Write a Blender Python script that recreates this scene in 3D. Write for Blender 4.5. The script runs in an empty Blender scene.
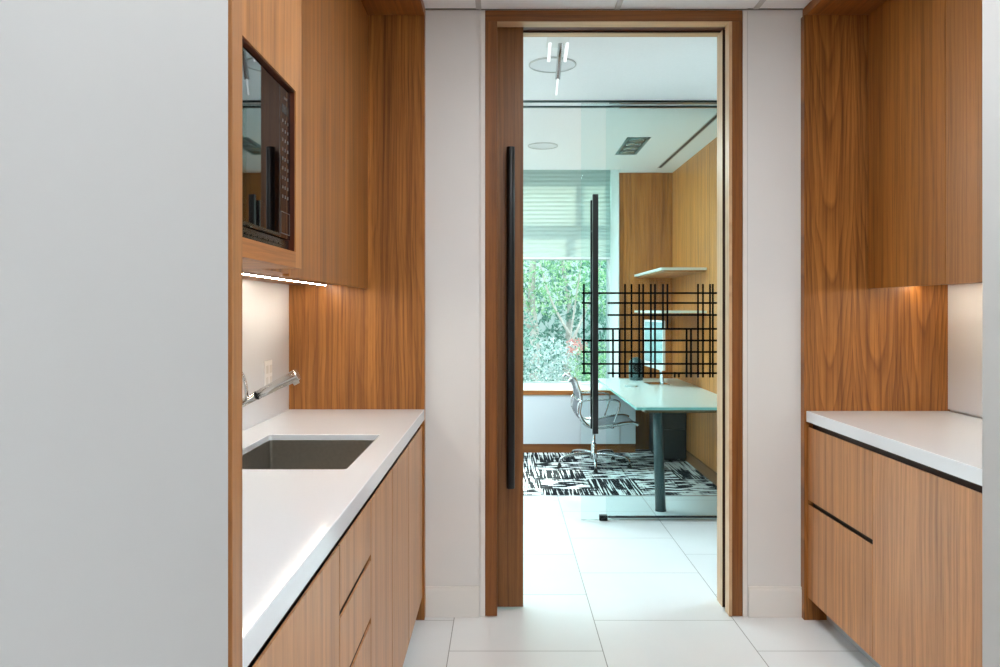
import bpy, bmesh, math, random
from mathutils import Vector, Matrix
random.seed(7)
S = bpy.context.scene
COL = S.collection
PI = math.pi

# ------------------------------------------------------------------ helpers
ORG = {}
def thing(name, label, cat, loc=(0, 0, 0), group=None):
    o = bpy.data.objects.new(name, None); COL.objects.link(o)
    o.empty_display_size = 0.1
    o.location = loc
    o['label'] = label; o['category'] = cat
    if group: o['group'] = group
    ORG[o.name] = Vector(loc)
    return o

def obj(name, bm, mat, parent=None, smooth=False, bevel=0.0, seg=2, label=None, loc=None):
    """link a bmesh (world coordinates) as one mesh object"""
    bmesh.ops.remove_doubles(bm, verts=bm.verts, dist=1e-6)
    bmesh.ops.recalc_face_normals(bm, faces=bm.faces)
    base = ORG[parent.name] if parent is not None else Vector(loc or (0, 0, 0))
    if base.length > 0:
        bmesh.ops.translate(bm, verts=bm.verts, vec=-base)
    me = bpy.data.meshes.new(name); bm.to_mesh(me); bm.free()
    o = bpy.data.objects.new(name, me); COL.objects.link(o)
    if isinstance(mat, (list, tuple)):
        for m in mat: me.materials.append(m)
    elif mat: me.materials.append(mat)
    if smooth:
        for p in me.polygons: p.use_smooth = True
    if parent is not None: o.parent = parent
    else: o.location = base
    ORG[o.name] = base
    if bevel > 0:
        md = o.modifiers.new('Bevel', 'BEVEL'); md.width = bevel; md.segments = seg
        md.limit_method = 'ANGLE'; md.angle_limit = math.radians(40)
    if label: o['label'] = label
    return o

def tag(o, label, cat, group=None):
    o['label'] = label; o['category'] = cat
    if group: o['group'] = group
    return o

def struct(name, bm, mat, parent=None, **k):
    o = obj(name, bm, mat, parent, **k)
    if parent is None: o['kind'] = 'structure'
    return o

def box(bm, x0, x1, y0, y1, z0, z1, mi=0):
    if x0 > x1: x0, x1 = x1, x0
    if y0 > y1: y0, y1 = y1, y0
    if z0 > z1: z0, z1 = z1, z0
    v = [bm.verts.new((x, y, z)) for x in (x0, x1) for y in (y0, y1) for z in (z0, z1)]
    for q in ((0,1,3,2),(4,6,7,5),(0,4,5,1),(2,3,7,6),(0,2,6,4),(1,5,7,3)):
        f = bm.faces.new([v[i] for i in q]); f.material_index = mi
    return bm
def B(*a):
    bm = bmesh.new(); box(bm, *a); return bm
def BB(*boxes):
    bm = bmesh.new()
    for b in boxes: box(bm, *b)
    return bm

def tube(bm, pts, rad, n=12, cap=True, flat=1.0, up=Vector((0, 0, 1))):
    """sweep; rad float or list; flat scales the second axis"""
    pts = [Vector(p) for p in pts]; m = len(pts)
    if not isinstance(rad, (list, tuple)): rad = [rad] * m
    rings = []
    prev = None
    for i, p in enumerate(pts):
        t = (pts[min(i+1, m-1)] - pts[max(i-1, 0)]).normalized()
        if prev is None:
            u = up if abs(t.dot(up)) < 0.95 else Vector((1, 0, 0))
            a = t.cross(u).normalized()
        else:
            a = (prev - t * prev.dot(t)).normalized()
        prev = a
        b = t.cross(a).normalized()
        rings.append([bm.verts.new(p + rad[i] * (math.cos(2*PI*k/n) * a + flat * math.sin(2*PI*k/n) * b)) for k in range(n)])
    for i in range(m-1):
        for k in range(n):
            bm.faces.new((rings[i][k], rings[i][(k+1) % n], rings[i+1][(k+1) % n], rings[i+1][k]))
    if cap:
        bm.faces.new(rings[0][::-1]); bm.faces.new(rings[-1])
    return bm

def lathe(bm, cx, cy, prof, n=32, mi=0):
    """prof: list of (r, z)"""
    rings = []
    for r, z in prof:
        if r < 1e-5:
            rings.append([bm.verts.new((cx, cy, z))])
        else:
            rings.append([bm.verts.new((cx + r*math.cos(2*PI*k/n), cy + r*math.sin(2*PI*k/n), z)) for k in range(n)])
    for a, b in zip(rings, rings[1:]):
        for k in range(n):
            k2 = (k+1) % n
            if len(a) == 1 and len(b) == 1: continue
            if len(a) == 1: f = bm.faces.new((a[0], b[k], b[k2]))
            elif len(b) == 1: f = bm.faces.new((a[k], a[k2], b[0]))
            else: f = bm.faces.new((a[k], a[k2], b[k2], b[k]))
            f.material_index = mi
    return bm

def smooth_pts(pts, it=3):
    """Chaikin-like Catmull sampling"""
    P = [Vector(p) for p in pts]; out = []
    for i in range(len(P)-1):
        p0 = P[max(i-1, 0)]; p1 = P[i]; p2 = P[i+1]; p3 = P[min(i+2, len(P)-1)]
        for k in range(it):
            t = k / it
            out.append(0.5*((2*p1) + (-p0+p2)*t + (2*p0-5*p1+4*p2-p3)*t*t + (-p0+3*p1-3*p2+p3)*t**3))
    out.append(P[-1])
    return out

# ------------------------------------------------------------------ materials
def srgb(r, g, b):
    def c(v):
        v /= 255.0
        return v/12.92 if v <= .04045 else ((v+.055)/1.055)**2.4
    return (c(r), c(g), c(b), 1)

class NT:
    def __init__(s, name):
        s.m = bpy.data.materials.new(name); s.m.use_nodes = True
        s.t = s.m.node_tree; s.n = s.t.nodes; s.l = s.t.links
        s.b = s.n['Principled BSDF']; s.o = s.n['Material Output']
    def new(s, typ, **k):
        x = s.n.new(typ)
        for a, v in k.items(): setattr(x, a, v)
        return x
    def put(s, sock, v):
        if isinstance(v, bpy.types.NodeSocket): s.l.new(v, sock)
        elif v is not None: sock.default_value = v
    def math(s, op, a, b=None, c=None, clamp=False):
        x = s.new('ShaderNodeMath', operation=op); x.use_clamp = clamp
        s.put(x.inputs[0], a)
        if b is not None: s.put(x.inputs[1], b)
        if c is not None: s.put(x.inputs[2], c)
        return x.outputs[0]
    def xyz(s, x, y, z):
        c = s.new('ShaderNodeCombineXYZ')
        for i, v in enumerate((x, y, z)): s.put(c.inputs[i], v)
        return c.outputs[0]
    def pos(s):
        g = s.new('ShaderNodeNewGeometry'); p = s.new('ShaderNodeSeparateXYZ')
        s.l.new(g.outputs['Position'], p.inputs[0]); return p.outputs
    def noise(s, vec, scale=1, detail=2, rough=.5):
        n = s.new('ShaderNodeTexNoise'); s.put(n.inputs['Vector'], vec)
        n.inputs['Scale'].default_value = scale; n.inputs['Detail'].default_value = detail
        n.inputs['Roughness'].default_value = rough
        return n.outputs['Fac']
    def ramp(s, fac, stops, interp='LINEAR'):
        r = s.new('ShaderNodeValToRGB'); s.put(r.inputs[0], fac)
        e = r.color_ramp; e.interpolation = interp
        while len(e.elements) < len(stops): e.elements.new(.5)
        for i, (p, c) in enumerate(stops):
            e.elements[i].position = p; e.elements[i].color = c
        return r.outputs[0]
    def mix(s, fac, a, b, mode='MIX'):
        m = s.new('ShaderNodeMix', data_type='RGBA', blend_type=mode)
        s.put(m.inputs[0], fac); s.put(m.inputs[6], a); s.put(m.inputs[7], b)
        return m.outputs[2]

def plain(name, col, rough=.5, metal=0, spec=.5, coat=0, noise=0.0, nscale=30):
    t = NT(name)
    t.b.inputs['Roughness'].default_value = rough
    t.b.inputs['Metallic'].default_value = metal
    t.b.inputs['Specular IOR Level'].default_value = spec
    t.b.inputs['Coat Weight'].default_value = coat
    if noise > 0:
        p = t.pos()
        f = t.noise(t.xyz(p[0], p[1], p[2]), nscale, 3)
        d = tuple(c*(1-noise) for c in col[:3]) + (1,)
        l = tuple(min(1, c*(1+noise)) for c in col[:3]) + (1,)
        t.put(t.b.inputs['Base Color'], t.ramp(f, [(.3, d), (.7, l)]))
    else:
        t.b.inputs['Base Color'].default_value = col
    return t.m

def wood(name, u='X', v='Z', tone=(168, 112, 66), cath=0.0, u0=0.0, v0=0.0, w=.22, seed=0.0, A=420., Bc=4.0, rough=.38, contrast=1.0, spec=.4, fs=1.0):
    """Teak-like veneer.  u runs across the grain, v along it; cath = strength of bookmatched cathedral figure"""
    t = NT(name); p = t.pos()
    ax = {'X': p[0], 'Y': p[1], 'Z': p[2]}
    U, V = ax[u], ax[v]
    warp = t.noise(t.xyz(t.math('MULTIPLY', U, 3.0), seed, t.math('MULTIPLY', V, 1.3)), 1, 2)
    Uw = t.math('ADD', U, t.math('MULTIPLY', t.math('SUBTRACT', warp, .5), .035))
    fine = t.noise(t.xyz(t.math('MULTIPLY', Uw, 105.*fs), seed+3.1, t.math('MULTIPLY', V, 2.4)), 1, 3, .6)
    band = t.noise(t.xyz(t.math('MULTIPLY', Uw, 34.), seed+7.7, t.math('MULTIPLY', V, .30)), 1, 3, .6)
    mid = t.noise(t.xyz(t.math('MULTIPLY', Uw, 62.*fs), seed+5.9, t.math('MULTIPLY', V, .8)), 1, 2, .55)
    pore = t.noise(t.xyz(t.math('MULTIPLY', U, 420.), seed+1.1, t.math('MULTIPLY', V, 16.)), 1, 2, .5)
    r, g, b = tone; r *= .965; g *= .945; b *= .90
    f = contrast
    def sc(k, kg=1, kb=1): return srgb(min(255, r*k), min(255, g*k*kg), min(255, b*k*kb))
    base = t.ramp(band, [(.25, sc(1-.18*f, .96, .92)), (.45, sc(1-.04*f)), (.6, sc(1+.04*f)), (.8, sc(1+.14*f, 1.02, 1.05))])
    fk = t.ramp(fine, [(.30, (.62, .57, .52, 1)), (.5, (.95, .95, .95, 1)), (.72, (1.08, 1.08, 1.08, 1))])
    c = t.mix(min(1, .45+.5*f), base, fk, 'MULTIPLY')
    mk = t.ramp(mid, [(.34, (.66, .60, .54, 1)), (.47, (.96, .96, .96, 1)), (.70, (1.10, 1.10, 1.12, 1))])
    c = t.mix(min(1, .35+.5*f), c, mk, 'MULTIPLY')
    pk = t.ramp(pore, [(.32, (.78, .74, .70, 1)), (.45, (1, 1, 1, 1))])
    c = t.mix(.6, c, pk, 'MULTIPLY')
    if cath > 0:
        uu = t.math('SUBTRACT', t.math('PINGPONG', t.math('SUBTRACT', U, u0), w/2), 0)
        uu = t.math('SUBTRACT', uu, t.math('MULTIPLY', t.math('SUBTRACT', warp, .5), .07))
        n2 = t.noise(t.xyz(t.math('MULTIPLY', U, 5.0), seed+11, t.math('MULTIPLY', V, 2.2)), 1, 2)
        s = t.math('MULTIPLY', t.math('MULTIPLY', uu, uu), A)
        s = t.math('SUBTRACT', s, t.math('MULTIPLY', t.math('SUBTRACT', V, v0), Bc))
        s = t.math('ADD', s, t.math('MULTIPLY', n2, 2.2))
        q = t.math('FRACT', s)
        ring = t.ramp(q, [(0.0, (.62, .57, .52, 1)), (.12, (.80, .77, .74, 1)), (.55, (1.0, 1.0, 1.0, 1)), (.85, (1.12, 1.12, 1.12, 1)), (1.0, (.62, .57, .52, 1))])
        c = t.mix(cath, c, ring, 'MULTIPLY')
    t.put(t.b.inputs['Base Color'], c)
    t.b.inputs['Specular IOR Level'].default_value = spec
    rr = t.math('ADD', rough, t.math('MULTIPLY', t.math('SUBTRACT', fine, .5), .12))
    t.put(t.b.inputs['Roughness'], rr)
    return t.m

def glassmat(name, tint=(.93, .985, .965, 1), ior=1.15):
    t = NT(name)
    tr = t.new('ShaderNodeBsdfTransparent'); tr.inputs[0].default_value = tint
    gl = t.new('ShaderNodeBsdfGlossy'); gl.inputs['Roughness'].default_value = 0.0
    fr = t.new('ShaderNodeFresnel'); fr.inputs[0].default_value = ior
    mx = t.new('ShaderNodeMixShader')
    t.l.new(fr.outputs[0], mx.inputs[0]); t.l.new(tr.outputs[0], mx.inputs[1]); t.l.new(gl.outputs[0], mx.inputs[2])
    t.l.new(mx.outputs[0], t.o.inputs[0])
    return t.m

def emit(name, col, strength):
    t = NT(name)
    t.b.inputs['Base Color'].default_value = (.9, .9, .9, 1)
    t.b.inputs['Emission Color'].default_value = col
    t.b.inputs['Emission Strength'].default_value = strength
    return t.m

TEAK = (172, 114, 56)
M = {}
M['wood_L_panel'] = wood('veneer_end_panel', 'X', 'Z', TEAK, cath=.45, u0=-.60, v0=.3, w=.26, seed=2.0, A=350, Bc=2.0)
M['wood_R_panel'] = wood('veneer_figured_panel', 'X', 'Z', (172, 114, 57), cath=.85, u0=1.42, v0=.2, w=.21, seed=5.0, A=330, Bc=3.2)
M['wood_upL'] = wood('veneer_upper_left', 'Y', 'Z', (168, 112, 57), seed=1.0, contrast=.9, fs=.42)
M['wood_mw'] = wood('veneer_microwave_surround', 'Y', 'Z', (192, 136, 86), seed=3.0, contrast=.5, fs=.7)
M['wood_upR'] = wood('veneer_upper_right', 'Y', 'Z', (166, 108, 49), seed=8.0, fs=.6)
M['wood_base'] = wood('veneer_base_left', 'Y', 'Z', (202, 152, 110), seed=4.0, contrast=.5, fs=.45, rough=.34)
M['wood_baseR'] = wood('veneer_base_right', 'Y', 'Z', (196, 140, 92), seed=14.0, contrast=.7, fs=.75, rough=.34)
M['wood_edge'] = wood('veneer_edge', 'Y', 'Z', (182, 128, 82), seed=6.0, contrast=.5)
M['wood_soffit'] = wood('veneer_soffit', 'X', 'Y', (156, 98, 46), seed=9.0, cath=.3, u0=.1)
M['wood_door'] = wood('veneer_door_leaf', 'X', 'Z', (136, 90, 46), seed=10.0, contrast=.7)
M['wood_case'] = wood('veneer_door_casing', 'X', 'Z', (138, 86, 38), seed=12.0, contrast=.7)
M['wood_caseH'] = wood('veneer_door_head', 'Z', 'X', (138, 86, 38), seed=13.0, contrast=.7)
M['wood_jamb'] = wood('veneer_door_jamb', 'Y', 'Z', (212, 178, 144), seed=15.0, contrast=.4)  # paler than the casing: glossy reflection put into the colour
M['wood_wall'] = wood('veneer_office_wall', 'Y', 'Z', (214, 142, 74), seed=21.0, contrast=.6, fs=.25)
M['wood_wallX'] = wood('veneer_office_panel', 'X', 'Z', (186, 120, 58), seed=23.0, contrast=.8, fs=.4)
M['wood_sill'] = wood('veneer_sill', 'Z', 'X', (176, 112, 58), seed=24.0, contrast=.6)
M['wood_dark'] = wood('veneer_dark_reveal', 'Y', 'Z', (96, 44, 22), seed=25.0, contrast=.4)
M['carcass'] = plain('dark_cabinet_inside', srgb(42, 24, 14), .6, noise=.1)
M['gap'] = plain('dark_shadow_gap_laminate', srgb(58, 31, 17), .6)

M['paint'] = plain('warm_white_wall_paint', srgb(227, 227, 226), .7, spec=.3, noise=.01, nscale=4)
M['paint_gray'] = plain('pale_gray_wall_paint', srgb(187, 188, 188), .6, spec=.3, noise=.01, nscale=4)
M['paint_white'] = plain('white_trim_paint', srgb(232, 230, 226), .45)
M['ceil'] = plain('white_ceiling_board', srgb(244, 245, 246), .8, spec=.2, noise=.012, nscale=60)
M['tee'] = plain('grey_ceiling_tee', srgb(196, 196, 194), .5)
M['backsplash'] = plain('white_back_painted_glass', srgb(228, 231, 234), .18, noise=.006, nscale=3)
M['quartz'] = plain('white_quartz', srgb(236, 242, 247), .08, noise=.008, nscale=160)
M['steel'] = plain('brushed_stainless_steel', srgb(186, 184, 178), .30, metal=1, noise=.05, nscale=90)
M['chrome'] = plain('polished_chrome', srgb(222, 221, 217), .2, metal=1)
M['alu'] = plain('polished_aluminium', srgb(205, 206, 208), .14, metal=1)
M['black_metal'] = plain('matt_black_powder_coated_metal', srgb(9, 9, 11), .35, spec=.35)
M['black_plastic'] = plain('black_plastic', srgb(16, 15, 15), .22)
M['black_glass'] = plain('black_mirror_glass', srgb(12, 9, 9), .015)
M['black_glass'].node_tree.nodes['Principled BSDF'].inputs['IOR'].default_value = 2.6
M['button'] = plain('grey_printed_button', srgb(96, 84, 76), .4)
M['display'] = plain('dark_display', srgb(30, 36, 36), .15)
M['white_plastic'] = plain('white_plastic', srgb(232, 232, 230), .35)
M['toe'] = plain('grey_toe_kick_laminate', srgb(172, 176, 182), .4)
M['film'] = plain('black_window_film', srgb(4, 5, 7), .8, spec=.1)
M['glass'] = glassmat('clear_tempered_glass', (.935, .985, .983, 1))
M['glass_fix'] = glassmat('clear_fixed_glass', (.93, .98, .978, 1))
M['winglass'] = glassmat('window_glass', (.88, .97, .95, 1))
M['desk_top'] = plain('white_back_painted_desk_glass', srgb(230, 238, 235), .28)
M['desk_edge'] = plain('green_glass_edge', srgb(150, 204, 196), .15)
M['desk_leg'] = plain('dark_grey_metal', srgb(44, 60, 64), .35)
M['cred'] = plain('light_grey_lacquer', srgb(222, 226, 232), .22)
M['sling'] = plain('grey_mesh_fabric', srgb(104, 106, 112), .8, noise=.15, nscale=400)
M['rubber'] = plain('black_rubber', srgb(20, 20, 20), .6)
M['monitor_dark'] = plain('glossy_monitor_screen', srgb(24, 40, 44), .03, spec=.9, coat=1)
M['shelf'] = plain('white_shelf_lacquer', srgb(226, 232, 226), .35)
M['bark'] = plain('pale_bark', srgb(176, 168, 166), .8, noise=.2, nscale=12)
M['soil'] = plain('garden_soil', srgb(120, 116, 96), .9, noise=.2, nscale=6)

def leafmat(name, cols):
    t = NT(name); p = t.pos()
    f = t.noise(t.xyz(p[0], p[1], p[2]), 16, 3, .7)
    c = t.ramp(f, [(.34, cols[0]), (.5, cols[1]), (.66, cols[2])])
    t.put(t.b.inputs['Base Color'], c)
    t.b.inputs['Roughness'].default_value = .5
    tl = t.new('ShaderNodeBsdfTranslucent'); t.l.new(c, tl.inputs[0])
    mx = t.new('ShaderNodeMixShader'); mx.inputs[0].default_value = .35
    t.l.new(t.b.outputs[0], mx.inputs[1]); t.l.new(tl.outputs[0], mx.inputs[2]); t.l.new(mx.outputs[0], t.o.inputs[0])
    return t.m
M['leafA'] = leafmat('fresh_green_leaves', [srgb(66, 112, 82), srgb(132, 178, 134), srgb(206, 226, 190)])
M['leafB'] = leafmat('blue_green_leaves', [srgb(52, 92, 86), srgb(108, 150, 138), srgb(184, 208, 200)])
M['leafC'] = leafmat('silvery_leaves', [srgb(110, 134, 138), srgb(176, 194, 196), srgb(230, 236, 236)])
M['leafR'] = leafmat('reddish_leaves', [srgb(190, 110, 120), srgb(214, 150, 150), srgb(226, 186, 170)])

# floor tiles, 61 cm, running bond along Y
def tile_mat():
    t = NT('white_porcelain_floor_tile'); p = t.pos()
    cx = t.math('DIVIDE', t.math('SUBTRACT', p[0], .3966), .611)
    col = t.math('FLOOR', cx)
    par = t.math('MODULO', t.math('ABSOLUTE', col), 2.0)
    fy = t.math('DIVIDE', t.math('SUBTRACT', p[1], 3.388), .611)
    fy = t.math('ADD', fy, t.math('MULTIPLY', par, .5))
    def dist(f):
        fr = t.math('FRACT', f)
        return t.math('MINIMUM', fr, t.math('SUBTRACT', 1.0, fr))
    d = t.math('MINIMUM', dist(cx), dist(fy))
    g = t.math('LESS_THAN', d, .0030)
    n = t.noise(t.xyz(p[0], p[1], 0), 2.2, 3)
    idn = t.noise(t.xyz(t.math('MULTIPLY', col, 7.3), t.math('MULTIPLY', t.math('FLOOR', fy), 3.7), 0), 1, 0)
    base = t.ramp(t.math('ADD', t.math('MULTIPLY', n, .5), t.math('MULTIPLY', idn, .5)), [(.3, srgb(226, 229, 231)), (.7, srgb(236, 238, 239))])
    c = t.mix(g, base, srgb(150, 150, 150))
    t.put(t.b.inputs['Base Color'], c)
    t.b.inputs['Roughness'].default_value = .30
    return t.m
M['tile'] = tile_mat()

def carpet_mat():
    t = NT('black_and_white_crosshatch_carpet'); p = t.pos()
    X, Y = p[0], p[1]
    # rectangular patches that decide the streak direction and density
    px = t.math('FLOOR', t.math('ADD', t.math('MULTIPLY', X, 2.7), .2)); py = t.math('FLOOR', t.math('MULTIPLY', Y, 2.9))
    patch = t.noise(t.xyz(t.math('MULTIPLY', px, 5.3), t.math('MULTIPLY', py, 8.1), 2.0), 1, 0)
    sx = t.noise(t.xyz(t.math('MULTIPLY', X, 7), t.math('MULTIPLY', Y, 24), 0), 1, 1, .4)
    sy = t.noise(t.xyz(t.math('MULTIPLY', X, 78), t.math('MULTIPLY', Y, 2.4), 5), 1, 1, .4)
    pick = t.math('ADD', .18, t.math('MULTIPLY', t.math('GREATER_THAN', patch, .5), .64))
    st = t.math('ADD', t.math('MULTIPLY', sx, pick), t.math('MULTIPLY', sy, t.math('SUBTRACT', 1.0, pick)))
    big = t.noise(t.xyz(t.math('MULTIPLY', px, 2.3), t.math('MULTIPLY', py, 2.9), 9.0), 1, 0)
    st = t.math('ADD', st, t.math('MULTIPLY', t.math('SUBTRACT', big, .5), .35))
    c = t.ramp(st, [(.47, srgb(16, 20, 26)), (.50, srgb(100, 106, 112)), (.53, srgb(225, 228, 228))])
    t.put(t.b.inputs['Base Color'], c)
    t.b.inputs['Roughness'].default_value = .95
    t.b.inputs['Specular IOR Level'].default_value = .1
    return t.m
M['carpet'] = carpet_mat()

def shade_mat():
    t = NT('pleated_translucent_shade_cloth')
    d = t.new('ShaderNodeBsdfDiffuse'); d.inputs[0].default_value = srgb(164, 182, 178)
    tl = t.new('ShaderNodeBsdfTranslucent'); tl.inputs[0].default_value = srgb(226, 232, 216)
    mx = t.new('ShaderNodeMixShader'); mx.inputs[0].default_value = .10
    t.l.new(d.outputs[0], mx.inputs[1]); t.l.new(tl.outputs[0], mx.inputs[2]); t.l.new(mx.outputs[0], t.o.inputs[0])
    return t.m
M['shade'] = shade_mat()

# ------------------------------------------------------------------ dimensions (metres)
CAM = 1.353
XL, XR = -.3425, 1.322          # planes of the two niche fronts
BL, BR = -.934, 1.951           # backs of the niches
YE, YW = 3.39, 3.43             # end panel face, door wall face
CE = 2.681                      # ceiling
SOF = 2.64
YNL, YNR = .975, 2.128          # where the near walls stop
YG, YGF = 4.965, 5.062          # sliding glass, fixed glass
XO = 1.64                       # office right wall

# ------------------------------------------------------------------ setting
struct('floor', B(-3.2, 4.2, -2.6, 5.65, -.06, 0), M['tile'])
struct('floor_office', B(-2.6, 1.7, 5.65, 8.2, -.06, 0.004), M['carpet'])
struct('wall_left', B(-1.15, XL, -2.5, YNL-.004, 0, CE), M['paint_gray'], bevel=.003)
struct('wall_right', B(XR-.012, 2.1, -2.5, YNR, 0, CE), M['paint_gray'], bevel=.006)
struct('wall_behind', B(-1.15, 2.1, -2.62, -2.5, 0, CE), M['paint'])
struct('wall_niche_left', B(-1.15, BL-.012, YNL-.004, YW, 0, CE), M['paint'])
struct('wall_niche_right', B(BR+.0, 2.1, YNR, YW, 0, CE), M['paint'])
# door wall with its opening; pocket for the sliding leaf on the left
DX0, DX1, DZ = -.026, .998, 2.626
YJ = 3.617
struct('wall_back', BB((-1.15, DX0-.053, YW, 3.49, 0, CE), (-1.15, DX0-.053, 3.57, YJ, 0, CE), (DX1+.059, 2.1, YW, YJ, 0, CE), (DX1+.013, DX1+.059, 3.535, YJ, 0, CE)), M['paint'])
struct('wall_corridor_left', B(-3.2, -3.1, YJ, 5.1, 0, CE), M['paint'])
struct('wall_corridor_right', B(4.1, 4.2, YJ, 5.1, 0, CE), M['paint'])
struct('wall_corridor_near', BB((-3.1, -1.15, YJ-.1, YJ, 0, CE), (2.1, 4.1, YJ-.1, YJ, 0, CE)), M['paint'])
struct('wall_corridor_far', B(XO, 4.1, 5.04, 5.14, 0, CE), M['paint'])
struct('wall_office_left', B(-2.6, -2.5, 5.1, 8.2, 0, 2.95), M['paint'])
# office window wall
WX0, WX1, WY = -2.0, 1.123, 8.1
struct('wall_window', BB((-2.5, WX0, WY, 8.25, 0, 2.95), (WX0, WX1, WY, 8.25, 0, .56), (WX0, WX1, WY, 8.25, 2.83, 2.95),
                         ), M['paint_white'])
struct('wall_window_return', B(WX1, WX1+.05, 7.556, 8.10, 0, 2.83), M['paint_white'])
struct('ceiling', BB((-1.15, 2.1, -2.5, YW, CE, CE+.1), (-3.1, 4.1, YJ, 5.1, CE, CE+.1), (-1.15, 2.1, YW, YJ, CE, CE+.1)), M['ceil'])
struct('ceiling_office', BB((-2.5, XO+.05, 5.1, 7.31, CE, CE+.1), (-2.5, XO+.05, 7.31, 7.36, CE, 2.85), (-2.5, XO+.05, 7.31, 8.2, 2.84, 2.95),
                            (WX1, XO+.05, 7.36, 8.1, CE, 2.86)), M['ceil'])
# ceiling tee grid over the galley and its edge angle
bm = bmesh.new()
for k in range(5):
    x = -.107 + .61*k - .61
    box(bm, x-.012, x+.012, -2.5, YW, CE-.004, CE)
for k in range(9):
    y = 3.04 - .61*k
    box(bm, XL, XR, y-.012, y+.012, CE-.0035, CE)
struct('trim_ceiling_grid', bm, M['tee'])
struct('trim_ceiling_edge', BB((XL+.001, DX0-.08, YW-.010, YW, CE-.0045, CE-.0005), (DX1+.08, XR-.001, YW-.010, YW, CE-.0045, CE-.0005), (DX0-.08, DX1+.08, YW-.004, YW, CE-.0045, CE-.0005)), plain('dark_grey_edge_angle', srgb(120, 118, 114), .5))
# baseboards with an eased top edge
def baseboard(name, x0, x1):
    bm = BB((x0, x1, YW-.010, YW+.001, 0, .134), (x0, x1, YW-.013, YW-.010, 0, .122))
    struct(name, bm, M['paint_white'], bevel=.0015)
baseboard('baseboard_left', XL+.001, DX0-.078)
baseboard('baseboard_right', DX1+.083, XR-.001)
# slim white metal reveals beside the casing
struct('trim_1', BB((DX0-.073, DX0-.0535, YW-.006, YW+.03, .002, CE-.01), (DX0-.077, DX0-.075, YW-.004, YW, .002, CE-.01)), M['paint_white'])
struct('trim_2', BB((DX1+.0595, DX1+.078, YW-.006, YW+.03, .002, CE-.01)), M['paint_white'])
struct('trim_3', B(DX1+.079, DX1+.082, YW-.002, YW+.001, .002, CE-.01), M['tee'])
struct('trim_carpet_edge', B(-2.5, XO, 5.642, 5.652, -.002, .006), M['alu'])

# ------------------------------------------------------------------ pocket door: casing, jambs, leaf and pull
ORG_D = bpy.data.objects.new('door_1', None); COL.objects.link(ORG_D); ORG_D['kind'] = 'structure'
ORG_D.location = (.5, 3.53, 0); ORG[ORG_D.name] = Vector((.5, 3.53, 0))
obj('casing', BB((DX0-.053, DX0, YW-.004, 3.49, .003, DZ)), M['wood_case'], ORG_D, bevel=.0015)
obj('casing', BB((DX1, DX1+.059, YW-.004, 3.483, .003, DZ)), M['wood_case'], ORG_D, bevel=.0015)
obj('head_casing', BB((DX0-.053, DX1+.059, YW-.004, 3.49, DZ, CE-.006)), M['wood_caseH'], ORG_D, bevel=.0015)
obj('jamb', BB((DX1-.002, DX1+.012, 3.425, 3.483, .003, DZ), (DX1-.002, DX1+.012, 3.53, YJ, .003, DZ)), M['wood_jamb'], ORG_D, bevel=.001)
obj('jamb_slot', BB((DX1+.04, DX1+.05, 3.4835, 3.535, .003, DZ)), M['gap'], ORG_D)
obj('slot_shade_strip', BB((DX1-.001, DX1+.0115, 3.527, 3.5299, .004, DZ), (DX0, DX1+.01, 3.560, 3.5649, DZ-.001, DZ+.010)), M['gap'], ORG_D)  # dark strips paint the slot's shade on the rear jamb and head
obj('jamb', BB((DX0-.06, DX0, 3.575, YJ, .003, DZ)), M['wood_jamb'], ORG_D)
obj('head_jamb', BB((DX0, DX1+.01, 3.427, 3.492, DZ-.002, DZ+.012), (DX0-.05, DX1+.01, 3.565, YJ, DZ-.002, DZ+.012)), wood('veneer_head_jamb', 'Y', 'X', (212, 178, 144), seed=16., contrast=.4), ORG_D)  # same paled tone, with the glossy reflection in the colour
obj('head_track', BB((DX0-.05, DX1+.03, 3.492, 3.566, DZ+.006, DZ+.03)), M['wood_dark'], ORG_D)
leaf = obj('door_leaf', B(-.95, .0915, 3.508, 3.552, .012, DZ+.005), M['wood_door'], ORG_D, bevel=.0015)
# bar pull 38 mm wide on two standoffs
hb = bmesh.new()
hx = .034
tube(hb, [(hx, 3.462, .559), (hx, 3.462, 2.079)], .0185, 20)
tube(hb, [(hx, 3.462, .78), (hx, 3.509, .78)], .009, 12)
tube(hb, [(hx, 3.462, 1.86), (hx, 3.509, 1.86)], .009, 12)
h = obj('pull_handle', hb, M['black_metal'], leaf, bevel=.0008)
for p in h.data.polygons: p.use_smooth = len(p.vertices) == 4

# ------------------------------------------------------------------ wooden lining of the niches
def topmesh(name, bm, mat, label, cat, loc, **k):
    o = obj(name, bm, mat, None, loc=loc, **k); tag(o, label, cat); return o
topmesh('end_panel', B(BL, XL, YE, YW, 0, SOF), M['wood_L_panel'], 'tall teak veneer end panel at the far end of the left sink niche', 'panel', (-.64, YE, 0), bevel=.001)
topmesh('end_panel', B(XR-.008, BR, YE, YW, 0, SOF), M['wood_R_panel'], 'tall teak veneer end panel with cathedral grain closing the right niche', 'panel', (1.63, YE, 0), bevel=.001)
topmesh('end_panel', BB((BL, XL, YNL+.008, 1.022, 0, SOF), (XL-.02, XL-.010, YNL-.004, YNL+.008, 0, SOF)), M['wood_edge'], 'narrow teak panel edge beside the pale grey wall in the left foreground', 'panel', (-.64, 1.0, 0), bevel=.001)
topmesh('soffit_panel', B(BL, XL, YNL, YW, SOF, CE-.001), M['wood_soffit'], 'teak soffit board over the left sink niche', 'panel', (-.64, 2.2, SOF), bevel=.001)
topmesh('soffit_panel', B(XR, BR, YNR, YW, SOF, CE-.001), M['wood_soffit'], 'teak soffit board over the right niche without a sink', 'panel', (1.63, 2.8, SOF), bevel=.001)
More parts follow.
